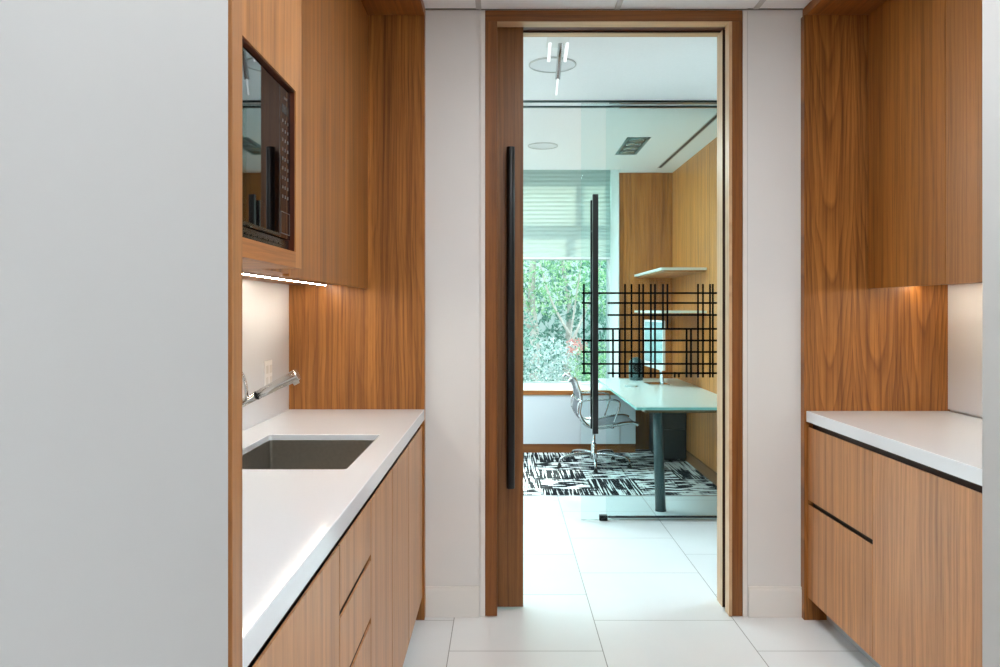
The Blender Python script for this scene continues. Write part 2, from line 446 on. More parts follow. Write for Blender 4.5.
topmesh('backsplash', B(BL-.012, BL, 1.022, YE, .9205, 1.48), M['backsplash'], 'glossy white backsplash behind the sink and tap', 'backsplash', (BL, 2.2, .92))
topmesh('backsplash', B(BR-.010, BR, YNR, YE, .9205, 1.48), M['backsplash'], 'plain white backsplash above the right-hand worktop', 'backsplash', (BR, 2.8, .92))

# ------------------------------------------------------------------ upper cabinets
FXL = -.589; FXR = 1.592
UB, UBI = 1.4455, 1.463       # door bottom, carcass underside
def slab_door(x_front, sgn, y0, y1, z0, z1, mat, parent, name='door', g=.0015):
    return obj(name, B(x_front, x_front + sgn*.019, y0+g, y1-g, z0, z1), mat, parent, bevel=.0008)
# left far
YH = 1.889; YD = 2.139; FXM = -.490
t = thing('upper_cabinet', 'wide teak upper cabinet between the microwave and the left end panel', 'cabinet', (-.76, 2.83, UB))
obj('body', B(BL+.001, FXL-.021, YD+.001, YE, UBI, SOF), M['wood_upL'], t)
slab_door(FXL, -1, YD, YE, UB, SOF-.003, M['wood_upL'], t)
t = thing('upper_cabinet', 'narrow teak upper cabinet peeking out below the microwave housing', 'cabinet', (-.76, 2.0, UB))
obj('body', B(BL+.001, FXL-.021, YH+.001, YD-.001, UBI, SOF), M['wood_upL'], t)
slab_door(FXL, -1, YH-.0004, YD, 1.453, SOF-.003, M['wood_upL'], t)
# microwave housing
MB_, MT = 1.453, SOF
OY0, OY1, OZ0, OZ1 = 1.262, 1.837, 1.490, 1.870
t = thing('microwave_housing', 'teak upper cabinet framing the built-in black microwave', 'cabinet', (-.71, 1.5, MB_))
obj('body', BB((BL+.001, FXM-.021, 1.20, OY0, MB_, MT), (BL+.001, FXM-.021, OY1, YH, MB_, MT), (BL+.001, FXM-.021, OY0, OY1, MB_, OZ0), (BL+.001, FXM-.021, OY0, OY1, OZ1, MT), (BL+.001, BL+.02, OY0, OY1, OZ0, OZ1)), M['wood_mw'], t)
bm = bmesh.new()
for a in ((1.2015, OY0, MB_, MT-.003), (OY1, YH, MB_, MT-.003), (OY0, OY1, OZ1, MT-.003)):
    box(bm, FXM, FXM-.02, a[0], a[1], a[2], a[3])
obj('front_frame', bm, M['wood_mw'], t)
obj('bottom_rail', B(FXM, FXM-.02, OY0, OY1, MB_, OZ0), wood('veneer_housing_rail', 'Z', 'Y', (176, 116, 66), cath=.35, u0=1.45, w=.08, A=2600, Bc=5, seed=52., contrast=.6), t)
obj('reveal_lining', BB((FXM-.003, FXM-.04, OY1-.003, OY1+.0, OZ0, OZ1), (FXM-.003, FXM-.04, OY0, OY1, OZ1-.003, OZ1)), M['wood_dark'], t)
t = thing('upper_cabinet', 'teak upper cabinet nearest the camera, beyond the left foreground panel', 'cabinet', (-.76, 1.1, UB))
obj('body', B(BL+.001, FXL-.021, 1.024, 1.198, UBI, SOF), M['wood_upL'], t)
slab_door(FXL, -1, 1.024, 1.199, UB, SOF-.003, M['wood_upL'], t)
# right
YS = 2.797
t = thing('upper_cabinet', 'teak upper cabinet next to the figured end panel on the right', 'cabinet', (1.77, 3.09, UB))
obj('body', B(FXR+.021, BR, YS+.0008, YE, UBI, SOF), M['wood_upR'], t)
slab_door(FXR, 1, YS, YE, UB, SOF-.003, M['wood_upR'], t)
t = thing('upper_cabinet', 'teak upper cabinet cut off by the grey wall at the right edge', 'cabinet', (1.77, 2.46, UB))
obj('body', B(FXR+.021, BR, YNR, YS-.0008, UBI, SOF), M['wood_upR'], t)
slab_door(FXR, 1, YNR, YS, UB, SOF-.003, wood('veneer_upper_right_near', 'Y', 'Z', (170, 114, 60), seed=18., contrast=.6), t)

# LED strips under the uppers
def led(name, x, y0, y1, z, label, d=.0055, lm=None):
    t = thing(name, label, 'light', (x, (y0+y1)/2, z))
    obj('channel', BB((x-.011, x+.011, y0, y1, z-.001, z), (x-.011, x-.0085, y0, y1, z-d+.0015, z), (x+.0085, x+.011, y0, y1, z-d+.0015, z)), M['alu'], t)
    obj('diffuser', B(x-.0036, x+.0036, y0+.002, y1-.002, z-d, z-.0012), lm or LEDM, t)
LEDM = emit('warm_led_diffuser', (1, .88, .72, 1), 78)
LEDR = emit('dimmer_warm_led_diffuser', (1, .86, .66, 1), 72)
led('led_strip', -.765, 1.90, 3.35, UBI, 'glowing warm LED strip under the left upper cabinets')
led('led_strip', 1.785, 2.15, 3.378, UBI, 'warm LED strip under the right upper cabinets', .003, LEDR)

# ------------------------------------------------------------------ microwave
MX = FXM - .011       # door face
t = thing('microwave', 'built-in black microwave with keypad set in the teak cabinet', 'microwave', (-.71, 1.54, OZ0))
obj('casing', B(-.88, MX-.028, OY0+.008, OY1-.01, OZ0+.004, OZ1-.008), M['black_plastic'], t)
KY = 1.746; ZD = 1.517
dr = obj('door', BB((MX-.0275, MX, OY0+.006, KY, ZD, OZ1-.007)), M['black_glass'], t, bevel=.002)
obj('door_frame', BB((MX, MX+.0015, OY0+.008, KY-.002, ZD+.002, ZD+.008)), M['black_plastic'], dr)
cp = obj('control_panel', BB((MX-.0275, MX, KY+.0015, OY1-.006, ZD, OZ1-.007)), M['black_glass'], t, bevel=.002)
obj('display', B(MX, MX+.0008, KY+.016, OY1-.022, 1.803, 1.822), M['display'], cp)
bm = bmesh.new()
for r in range(9):
    for c in range(3):
        y = KY+.016 + c*.020; z = 1.784 - r*.0215
        box(bm, MX, MX+.001, y, y+.007, z-.0035, z+.0035)
obj('keypad', bm, M['button'], cp)
obj('brand_mark', B(MX, MX+.001, KY+.030, OY1-.036, 1.836, 1.841), M['button'], cp)
bm = bmesh.new()
y0, y1, z0, z1 = KY+.006, OY1-.014, ZD+.010, ZD+.060
for a in ((y0, y1, z0, z0+.0012), (y0, y1, z1-.0012, z1), (y0, y0+.0012, z0, z1), (y1-.0012, y1, z0, z1)):
    box(bm, MX, MX+.001, *a)
obj('door_button', bm, M['button'], cp)
bm = BB((MX-.027, MX-.004, OY0+.006, OY1-.006, OZ0+.003, ZD-.002))
for k in range(13):
    y = 1.29 + k*.038
    box(bm, MX-.004, MX-.002, y, y+.03, 1.502, 1.505)
obj('vent_grille', bm, M['black_plastic'], t)

# ------------------------------------------------------------------ worktops and base cabinets
def rr_loop(x0, x1, y0, y1, r, n=5):
    pts = []
    for cx, cy, a0 in ((x1-r, y1-r, 0), (x0+r, y1-r, 90), (x0+r, y0+r, 180), (x1-r, y0+r, 270)):
        pts.append([(cx + r*math.cos(math.radians(a0+90*k/n)), cy + r*math.sin(math.radians(a0+90*k/n))) for k in range(n+1)])
    return pts
SX0, SX1, SY0, SY1 = -.812, -.4275, 2.113, 2.70
def slab_with_hole(x0, x1, y0, y1, z0, z1, hole, r):
    bm = bmesh.new()
    arcs = rr_loop(*hole, r)
    flat = [p for a in arcs for p in a]
    hx0, hx1, hy0, hy1 = hole
    xs = [x0, hx0+r, hx1-r, x1]; ys = [y0, hy0+r, hy1-r, y1]
    for z in (z0, z1):
        V = {}
        def v(x, y):
            k = (round(x, 6), round(y, 6))
            if k not in V: V[k] = bm.verts.new((x, y, z))
            return V[k]
        bm.faces.new([v(hx1, hy0+r), v(x1, hy0+r), v(x1, hy1-r), v(hx1, hy1-r)])
        bm.faces.new([v(x0, hy0+r), v(hx0, hy0+r), v(hx0, hy1-r), v(x0, hy1-r)])
        bm.faces.new([v(hx0+r, hy1), v(hx1-r, hy1), v(hx1-r, y1), v(hx0+r, y1)])
        bm.faces.new([v(hx0+r, y0), v(hx1-r, y0), v(hx1-r, hy0), v(hx0+r, hy0)])
        a = arcs[0]; bm.faces.new([v(*p) for p in a] + [v(hx1-r, y1), v(x1, y1), v(x1, hy1-r)])
        a = arcs[1]; bm.faces.new([v(*p) for p in a] + [v(x0, hy1-r), v(x0, y1), v(hx0+r, y1)])
        a = arcs[2]; bm.faces.new([v(*p) for p in a] + [v(hx0+r, y0), v(x0, y0), v(x0, hy0+r)])
        a = arcs[3]; bm.faces.new([v(*p) for p in a] + [v(x1, hy0+r), v(x1, y0), v(hx1-r, y0)])
    def wall(loop):
        n = len(loop)
        for i in range(n):
            p, q = loop[i], loop[(i+1) % n]
            if abs(p[0]-q[0])+abs(p[1]-q[1]) < 1e-7: continue
            bm.faces.new([bm.verts.new((p[0], p[1], z0)), bm.verts.new((q[0], q[1], z0)), bm.verts.new((q[0], q[1], z1)), bm.verts.new((p[0], p[1], z1))])
    wall(flat)
    out = [(x1, hy0+r), (x1, hy1-r), (x1, y1), (hx1-r, y1), (hx0+r, y1), (x0, y1), (x0, hy1-r), (x0, hy0+r), (x0, y0), (hx0+r, y0), (hx1-r, y0), (x1, y0)]
    wall(out)
    return bm
CT, CB = .920, .873
topmesh('worktop', slab_with_hole(BL, XL, 1.024, YE-.001, CB, CT, (SX0, SX1, SY0, SY1), .012), M['quartz'],
        'white quartz worktop with the sink cut into it, left side', 'worktop', (-.64, 2.2, CB), bevel=.0025)
RT, RB = .913, .866
topmesh('worktop', B(XR, BR-.010, YNR+.002, YE-.001, RB, RT), M['quartz'], 'white quartz worktop with no sink, right side', 'worktop', (1.63, 2.75, RB), bevel=.0025)

# sink
t = thing('sink', 'rectangular stainless steel undermount sink in the left worktop', 'sink', (-.62, 2.41, .70))
bm = bmesh.new()
def ring(loop, z):
    return [bm.verts.new((x, y, z)) for x, y in loop]
o = .004
L2 = [p for a in rr_loop(SX0+.0008, SX1-.0008, SY0+.0008, SY1-.0008, .012) for p in a]
L3 = [p for a in rr_loop(SX0+.012, SX1-.012, SY0+.012, SY1-.012, .014) for p in a]
rs = [ring(L2, CT-.019), ring(L2, CB-.165), ring(L3, CB-.18)]
for a, b in zip(rs, rs[1:]):
    for k in range(len(a)):
        bm.faces.new((a[k], a[(k+1) % len(a)], b[(k+1) % len(a)], b[k]))
bm.faces.new(rs[-1])
basin = obj('basin', bm, M['steel'], t)
md = basin.modifiers.new('Solid', 'SOLIDIFY'); md.thickness = .0012; md.offset = -1
bm = bmesh.new(); lathe(bm, -.62, 2.41, [(0, CB-.177), (.030, CB-.177), (.034, CB-.174), (.043, CB-.1725), (.045, CB-.179)], 28)
obj('drain', bm, M['chrome'], t, smooth=True)

def front(x, sgn, y0, y1, z0, z1, mat, parent, name, g):
    """drawer or door front whose top edge is hollowed into a finger pull"""
    t0 = .0045; zc = z1-.030
    o = obj(name, BB((x, x+sgn*.019, y0+g, y1-g, z0, zc), (x, x+sgn*t0, y0+g, y1-g, zc, z1)), mat, parent)
    obj('finger_groove', B(x+sgn*(t0+.0002), x+sgn*.0188, y0+g, y1-g, zc+.0001, zc+.0012), M['gap'], o)
    return o
# base cabinets, left
DLX = -.352
def base_left(y0, y1, label, drawers=None):
    t = thing('base_cabinet', label, 'cabinet', (-.64, (y0+y1)/2, 0))
    zt = CB-.002
    sunk = y0 < 2.8 and y1 > 2.05 and drawers is None
    bt = .66 if sunk else zt
    bd = [(BL+.002, DLX-.021, y0+.0008, y1-.0008, .10, bt), (XL-.045, DLX-.021, y0+.0008, y1-.0008, bt-.001, zt), (BL+.02, -.452, y0+.0008, y1-.0008, 0.001, .10)]
    obj('body', BB(*bd), M['carcass'], t)
    obj('toe_kick', B(-.45, -.432, y0+.0008, y1-.0008, .001, .098), M['toe'], t)
    if drawers is None:
        front(DLX, -1, y0, y1, .102, .846, M['wood_base'], t, 'door', .0035)
    else:
        for a, b in drawers:
            front(DLX, -1, y0, y1, a, b, M['wood_base'], t, 'drawer', .0035)
    obj('finger_rail', BB((DLX-.020, DLX-.022, y0+.0008, y1-.0008, .83, zt)), M['gap'], t)
    return t
base_left(1.024, 1.675, 'teak base cabinet nearest the camera under the left worktop')
base_left(1.675, 2.072, 'teak base cabinet with stacked drawers under the left worktop', [(.703, .846), (.535, .686), (.102, .518)])
base_left(2.072, 2.475, 'teak base cabinet under the near half of the sink, beside the drawers')
base_left(2.475, 2.897, 'teak base cabinet under the far half of the sink')
base_left(2.897, YE, 'teak base cabinet against the end panel under the left worktop')
# base cabinets, right
DRX = 1.332
def base_right(y0, y1, label, drawers=None):
    t = thing('base_cabinet', label, 'cabinet', (1.63, (y0+y1)/2, 0))
    obj('body', BB((DRX+.021, BR-.002, y0+.0008, y1-.0008, .098, RB-.002), (1.432, BR-.02, y0+.0008, y1-.0008, .001, .098)), M['carcass'], t)
    obj('toe_kick', B(1.412, 1.43, y0+.0008, y1-.0008, .001, .096), M['toe'], t)
    if drawers is None:
        front(DRX, 1, y0, y1, .098, .842, M['wood_baseR'], t, 'door', .0015)
    else:
        for a, b in drawers:
            front(DRX, 1, y0, y1, a, b, M['wood_baseR'], t, 'drawer', .0015)
    obj('finger_rail', BB((DRX+.020, DRX+.022, y0+.0008, y1-.0008, .82, RB-.003)), M['gap'], t)
base_right(2.80, YE, 'teak base cabinet with two deep drawers under the right worktop', [(.525, .842), (.098, .505)])
base_right(YNR+.002, 2.80, 'teak base cabinet with a single door beside the right drawers')

# ------------------------------------------------------------------ tap
t = thing('kitchen_faucet', 'chrome pull-out tap reaching over the sink', 'faucet', (-.875, 2.42, CT))
bm = bmesh.new()
lathe(bm, -.875, 2.42, [(0, CT), (.027, CT), (.027, CT+.006), (.022, CT+.010), (.021, CT+.02), (.021, CT+.14), (.019, CT+.152), (0, CT+.154)], 28)
obj('tap_body', bm, M['chrome'], t, smooth=True)
d = Vector((.235, .0, .122)).normalized()
p0 = Vector((-.872, 2.42, 1.032)); 
tip = p0 + d*.262
bm = bmesh.new()
tube(bm, [p0, p0+d*.06, p0+d*.117], [.0125, .0125, .0125], 24)
obj('spout', bm, M['chrome'], t, smooth=True)
bm = bmesh.new(); tube(bm, [p0+d*.117, p0+d*.1205], [.0142, .0142], 24)
obj('collar', bm, M['black_plastic'], t, label='black ring round the spout')
bm = bmesh.new(); tube(bm, [p0+d*.1205, p0+d*.1206, p0+d*.19, p0+d*.191, p0+d*.258, p0+d*.262], [.0125, .0135, .0158, .0160, .0182, .0170], 32)
sh = obj('spray_head', bm, M['chrome'], t)
for q in sh.data.polygons: q.use_smooth = len(q.vertices) == 4
bm = bmesh.new(); a = p0+d*.246; dn = Vector((.46, 0, -.89)).normalized()
tube(bm, [a+dn*.010, a+dn*.026], [.011, .0095], 20)
obj('nozzle', bm, M['steel'], sh)
bm = bmesh.new()
lv = smooth_pts([(-.800, 2.405, 1.072), (-.793, 2.403, 1.090), (-.795, 2.400, 1.122), (-.804, 2.398, 1.152), (-.816, 2.396, 1.172)], 5)
tube(bm, lv, [.0085]*4 + [.0075]*(len(lv)-4), 14, flat=.5)
obj('lever_handle', bm, M['chrome'], t, smooth=True)

# wall outlet plate on the backsplash
t = thing('outlet_plate', 'small white outlet plate on the backsplash behind the tap', 'outlet', (BL, 3.083, 1.095))
obj('plate', B(BL, BL+.005, 3.036, 3.130, 1.037, 1.153), M['white_plastic'], t, bevel=.002)
bm = bmesh.new()
for yy in (3.058, 3.108):
    for zz in (1.072, 1.118): box(bm, BL+.005, BL+.0068, yy-.014, yy+.014, zz-.016, zz+.016)
    obj('socket_face', bm, plain('socket_face_plastic', srgb(214, 212, 206), .4), t, bevel=.001); bm = bmesh.new()
bm.free()

# ------------------------------------------------------------------ glass office front
GX0 = .499; GX1 = 1.60
t = thing('sliding_glass_door', 'frameless sliding glass door with long black pull and black grid film', 'glass door', ((GX0+GX1)/2, YG, 0))
obj('glass_pane', B(GX0, GX1, YG-.005, YG+.005, .012, CE-.0105), M['glass'], t)
def vp(px, Y): return (px-503)*Y/777
def vz(py, Y): return CAM - (py-310)*Y/777
yb = YG-.0062
vbars = [(583.9,284,373.5),(613,328.9,377.5),(619.6,328.9,377.5),(625,284,377.5),(631.5,284,377.5),(639.2,284,377.5),(643.2,284,377.5),
         (650.9,284,377.5),(655,284,377.5),(663,284,329),(667.4,284,329),(674.7,372,377.5),(678.9,374,377.5),(686.6,328.9,377.5),(691,328.9,377.5),
         (698,284,377.5),(703,284,377.5),(710,284,377.5),(712.8,284,377.5),(724,284,377.5),(731,310,377.5)]
hbars = [(293.1,581.6,717),(303,581.6,591),(303,607.5,717),(315,607.5,717),(328.9,598,717),(340.5,581.6,717),(352,581.6,717),(363.9,581.6,717),(373.2,581.6,591),(373.2,607.5,717)]
bm = bmesh.new(); hw = .0062
for x, a, b in vbars:
    X = vp(x, yb); box(bm, X-hw, X+hw, yb-.0006, yb+.0006, vz(b, yb), vz(a, yb))
for y, a, b in hbars:
    Z = vz(y, yb); b2 = vp(b if b < 700 else 736, yb)
    box(bm, vp(a, yb), b2, yb-.0006, yb+.0006, Z-hw, Z+hw)
obj('grid_film', bm, M['film'], t)
def pull(ys, yc, xc, z0, z1, w):
    bm = bmesh.new()
    box(bm, xc-w/2, xc+w/2, yc-w/2, yc+w/2, z0, z1)
    for zz in (z0+.2, z1-.2):
        tube(bm, [(xc, yc, zz), (xc, ys, zz)], .008, 12)
    return bm
obj('pull_handle', pull(YG-.0045, YG-.055, vp(595.3, YG-.055), .572, 2.083, .035), M['black_metal'], t, bevel=.003)
obj('pull_handle', pull(YG+.0045, YG+.045, vp(592.3, YG+.05), .588, 2.06, .026), M['black_metal'], t, bevel=.003)
obj('top_roller_rail', BB((-2.4, 1.7, YG-.045, YG-.030, CE-.012, CE-.001), (GX0+.18, GX1+.1, YG-.045, YG+.004, CE-.010, CE-.001)), plain('dark_green_grey_rail', srgb(48, 66, 68), .35), t)
t = thing('glass_partition', 'fixed frameless glass panel in a black floor channel behind the sliding door', 'glass panel', (1.15, YGF, 0))
FX0 = vp(606, YGF)
obj('glass_pane', B(FX0, 1.635, YGF-.005, YGF+.005, .0125, CE-.012), M['glass_fix'], t)
obj('floor_channel', B(FX0+.012, 1.635, YGF-.007, YGF+.007, 0.001, .012), plain('dark_channel', srgb(40, 48, 54), .35), t)
obj('ceiling_channel', B(-2.4, 1.635, YGF-.010, YGF+.012, CE-.010, CE-.001), plain('dark_channel_top', srgb(60, 80, 80), .35), t)
obj('corner_fitting', B(vp(599.5, YG+.02), vp(607.5, YG+.02), YG+.014, YG+.05, .001, .035), M['black_metal'], t, bevel=.002)

# ------------------------------------------------------------------ corridor ceiling things
def speaker_disc(x, y, r, label):
    t = thing('ceiling_speaker', label, 'speaker', (x, y, CE))
    bm = bmesh.new(); lathe(bm, x, y, [(r, CE-.0005), (r, CE-.006), (r-.004, CE-.009), (r-.007, CE-.006)], 48)
    obj('rim', bm, M['tee'], t, smooth=True)
    bm = bmesh.new(); lathe(bm, x, y, [(r-.007, CE-.004), (0, CE-.004)], 48)
    obj('grille', bm, plain('white_speaker_grille', srgb(226, 228, 230), .7, noise=.05, nscale=500), t)
speaker_disc(.267, 4.20, .128, 'flat round white ceiling speaker in the corridor above the door opening')
speaker_disc(.322, 6.27, .122, 'flat round white ceiling speaker in the office behind the glass')
# small lamp of short hanging tubes
t = thing('ceiling_lamp', 'small ceiling lamp of short white tubes hanging in the corridor', 'lamp', (.27, 3.83, CE))
bm = bmesh.new(); box(bm, .215, .325, 3.70, 3.90, CE-.012, CE-.0005)
obj('canopy', bm, M['white_plastic'], t, bevel=.002)
GLOW = emit('lamp_tube_glow', (.93, .98, 1, 1), .9)
for x0_, x1_, zt in ((.232, .226, 2.583), (.318, .306, 2.583)):
    bm = bmesh.new(); tube(bm, [(x0_, 3.83, CE-.011), (x1_, 3.85, zt)], .0075, 12)
    obj('lamp_tube', bm, GLOW, t)
bm = bmesh.new(); tube(bm, [(.285, 3.84, CE-.011), (.272, 3.86, 2.50)], .013, 14)
obj('stem_tube', bm, M['alu'], t, smooth=False)
bm = bmesh.new(); tube(bm, [(.272, 3.86, 2.50), (.265, 3.87, 2.423)], .0042, 10)
obj('lamp_tube', bm, GLOW, t)
# recessed multi-lamp fitting in the office ceiling
t = thing('recessed_downlight', 'dark rectangular recessed multi-lamp downlight in the office ceiling', 'light', (1.05, 6.3, CE))
x0, x1, y0, y1 = .955, 1.135, 5.97, 6.62
bm = bmesh.new(); w = .022
for a in ((x0, x1, y0, y0+w), (x0, x1, y1-w, y1), (x0, x0+w, y0, y1), (x1-w, x1, y0, y1)): box(bm, *a, CE-.006, CE-.0005)
obj('trim_frame', bm, plain('grey_fitting_frame', srgb(104, 128, 128), .4), t)
obj('tray', B(x0+w, x1-w, y0+w, y1-w, CE-.002, CE-.0006), plain('black_tray', srgb(20, 30, 32), .5), t)
for k in range(4):
    bm = bmesh.new(); yy = y0+.095+k*.153
    lathe(bm, (x0+x1)/2, yy, [(.058, CE-.0022), (.060, CE-.006), (.05, CE-.007), (.02, CE-.003), (0, CE-.003)], 28)
    obj('lamp', bm, plain('lamp_reflector', srgb(150, 176, 176), .25, metal=.5), t, smooth=True)
# linear slot diffuser
t = thing('linear_air_diffuser', 'long thin black slot diffuser in the office ceiling', 'diffuser', (1.46, 6.2, CE))
obj('slot', B(1.448, 1.472, 5.12, 7.24, CE-.003, CE-.0005), M['black_metal'], t)
obj('flange', BB((1.440, 1.448, 5.12, 7.25, CE-.004, CE-.0005), (1.472, 1.480, 5.12, 7.25, CE-.004, CE-.0005)), M['tee'], t)

# ------------------------------------------------------------------ office
bm = BB((XO, XO+.05, 5.14, 7.55, .105, CE))
struct('wall_office_right', bm, M['wood_wall'])
struct('baseboard_office', BB((XO-.004, XO+.05, 5.14, 7.52, 0, .092), (XO+.012, XO+.05, 5.14, 7.52, .092, .105)), wood('veneer_baseboard', 'Z', 'Y', (150, 98, 52), seed=31, contrast=.5))
struct('trim_panel_seam', BB((XO-.0006, XO+.001, 6.165, 6.169, .105, CE), ), M['wood_dark'])
topmesh('wall_cladding', B(WX1, XO, 7.52, 7.55, 0.004, CE), M['wood_wallX'], 'teak veneer wall panel at the back of the office beside the window', 'panel', (1.38, 7.52, 0))
struct('trim_window_jamb', BB((WX1-.012, WX1-.001, 7.50, 7.556, 0.56, 2.84), (WX1-.012, WX1+.0, 7.556, 8.1, .595, 2.84)), M['paint_white'])

# credenza below the window
t = thing('credenza', 'long low light grey credenza with teak top edge under the window', 'cabinet', (0, 7.7, 0))
CX1 = 1.105
obj('body', B(-2.0, CX1, 7.352, 8.09, .089, .552), M['cred'], t)
for a, b in ((-2.0, -1.05), (-1.05, -.15), (-.15, .727), (.727, 1.25)):
    if b > CX1: b = CX1
    obj('door', B(a+.0025, b-.0025, 7.333, 7.352, .089, .549), M['cred'], t, bevel=.001)
obj('plinth', B(-2.0, CX1, 7.345, 8.05, .005, .089), M['wood_dark'] if False else wood('veneer_plinth', 'Z', 'X', (142, 88, 44), seed=33, contrast=.5), t)
obj('top_edge', B(-2.0, CX1, 7.325, 7.345, .553, .594), M['wood_sill'], t)
obj('top', B(-2.0, CX1, 7.345, 8.098, .553, .596), M['quartz'], t)
t = thing('side_cupboard', 'light grey cupboard end beside the credenza under the desk', 'cabinet', (1.18, 7.42, 0))
obj('body', B(CX1+.002, 1.252, 7.34, 7.498, .089, .55), M['cred'], t)
obj('plinth', B(CX1+.002, 1.252, 7.35, 7.498, .005, .089), wood('veneer_plinth2', 'Z', 'X', (142, 88, 44), seed=34, contrast=.5), t)

# window
w = bpy.data.objects.new('window_1', None); COL.objects.link(w); w['kind'] = 'structure'; w.location = (0, 8.15, .6); ORG[w.name] = Vector((0, 8.15, .6))
bm = bmesh.new()
fr = [(WX0, WX1, .56, .60), (WX0, WX1, 2.79, 2.83), (WX0, WX0+.04, .56, 2.83), (WX1-.035, WX1, .56, 2.83), (WX0, WX1, 2.245, 2.34), (WX0, WX1, 1.875, 1.93),
      (.69, .775, 1.93, 2.245), (.79, .86, 2.34, 2.79), (-.9, -.83, .6, 2.79)]
for a in fr: box(bm, a[0], a[1], 8.13, 8.19, a[2], a[3])
obj('window_frame', bm, plain('grey_window_frame', srgb(150, 160, 160), .4), w)
obj('pane', B(WX0, WX1, 8.157, 8.163, .58, 2.81), M['winglass'], w)
# pleated shade
t = thing('window_shade', 'pleated pale green window shade lowered halfway over the window', 'blind', (0, 7.98, 1.88))
bm = bmesh.new()
n = 44; z0_, z1_ = 1.895, 2.835
rows = []
for k in range(n+1):
    z = z0_ + (z1_-z0_)*k/n
    y = 7.975 + (.006 if k % 2 else 0)
    rows.append((bm.verts.new((WX0+.02, y, z)), bm.verts.new((WX1-.02, y, z))))
for a, b in zip(rows, rows[1:]): bm.faces.new((a[0], a[1], b[1], b[0]))
obj('shade_cloth', bm, M['shade'], t)
obj('bottom_rail', B(WX0+.02, WX1-.02, 7.965, 7.995, 1.875, 1.895), M['white_plastic'], t, bevel=.003)

# shelves
def shelf(z, label):
    t = thing('wall_shelf', label, 'shelf', (1.455, 6.88, z))
    obj('board', B(1.27, XO-.001, 6.246, 7.519, z, z+.020), M['shelf'], t, bevel=.0015)
    obj('underside_panel', B(1.30, XO-.001, 6.28, 7.519, z-.012, z), wood('veneer_shelf_%d' % int(z*100), 'X', 'Y', (186, 126, 72), seed=40+z, contrast=.5), t)
shelf(1.675, 'upper floating white shelf on the teak office wall')
shelf(1.328, 'lower floating white shelf just above the monitor, on the teak office wall')

# desk
t = thing('desk', 'white glass-topped office desk with one dark round leg', 'desk', (1.26, 6.2, 0))
DH = .7105
DY0, DY1 = 5.125, 7.30
obj('desktop', BB((.88, XO-.006, DY0, DY1, DH-.018, DH)), [M['desk_top']], t, bevel=.001)
obj('glass_edge', BB((.8795, XO-.006, DY0-.002, DY0-.0001, DH-.018, DH-.0005), (.8785, .8799, DY0-.002, DY1, DH-.018, DH-.0005)), M['desk_edge'], t, label='green glass edge of the desktop')
obj('underframe', BB((.95, XO-.01, DY0+.08, DY1-.1, DH-.046, DH-.0185)), wood('veneer_underframe', 'Z', 'X', (130, 92, 60), seed=44, contrast=.4), t)
bm = bmesh.new()
tube(bm, [(1.040, 5.235, DH-.0465), (1.050, 5.235, .35), (1.062, 5.235, .012)], [.030, .034, .035], 24)
lg = obj('leg', bm, M['desk_leg'], t, smooth=True)
bm = bmesh.new(); lathe(bm, 1.0625, 5.235, [(0, .0005), (.037, .0005), (.037, .012), (0, .0125)], 24)
obj('foot', bm, M['desk_leg'], lg)
t = thing('desk_pedestal', 'dark drawer pedestal under the far end of the desk', 'pedestal', (1.5, 7.15, 0))
obj('body', B(1.395, XO-.008, 6.92, 7.40, .03, .60), plain('dark_pedestal_lacquer', srgb(22, 25, 27), .35), t, bevel=.002)
for a, b in ((.04, .29), (.295, .44), (.445, .59)):
    obj('drawer', B(1.398, XO-.012, 6.905, 6.92, a, b), plain('dark_pedestal_front', srgb(24, 28, 30), .3), t, bevel=.0015)
for x in (1.42, 1.60):
    for y in (6.95, 7.36): obj('foot', B(x-.015, x+.015, y-.015, y+.015, .0045, .03), M['rubber'], t)

# monitor facing the chair, seen obliquely
t = thing('monitor', 'slim white monitor standing at an angle on the desk', 'monitor', (1.33, 6.75, DH))
R = Matrix.Rotation(math.radians(4), 4, 'Z'); T = Matrix.Translation((1.30, 6.72, 0))
def xf(bm):
    bmesh.ops.transform(bm, matrix=T @ R, verts=bm.verts); return bm
obj('screen_back', xf(B(.0, .022, -.30, .30, .85, 1.265)), M['white_plastic'], t, bevel=.004)
obj('bezel', xf(BB((-.0012, 0, -.30, .30, .85, .90), (-.0012, 0, -.30, -.286, .90, 1.265), (-.0012, 0, .286, .30, .90, 1.265), (-.0012, 0, -.286, .286, 1.25, 1.265))), M['white_plastic'], t)
obj('screen', xf(B(-.0008, -.0001, -.286, .286, .90, 1.25)), plain('pale_glossy_screen', srgb(176, 202, 208), .05, coat=1), t)
bm = bmesh.new()
tube(bm, [(.012, 0, 1.0), (.055, 0, .92), (.07, 0, .80), (.075, 0, DH+.012)], [.03, .035, .04, .05], 12, flat=.35)
box(bm, -.06, .12, -.10, .10, DH+.0005, DH+.010)
obj('stand', xf(bm), M['alu'], t, bevel=.002)

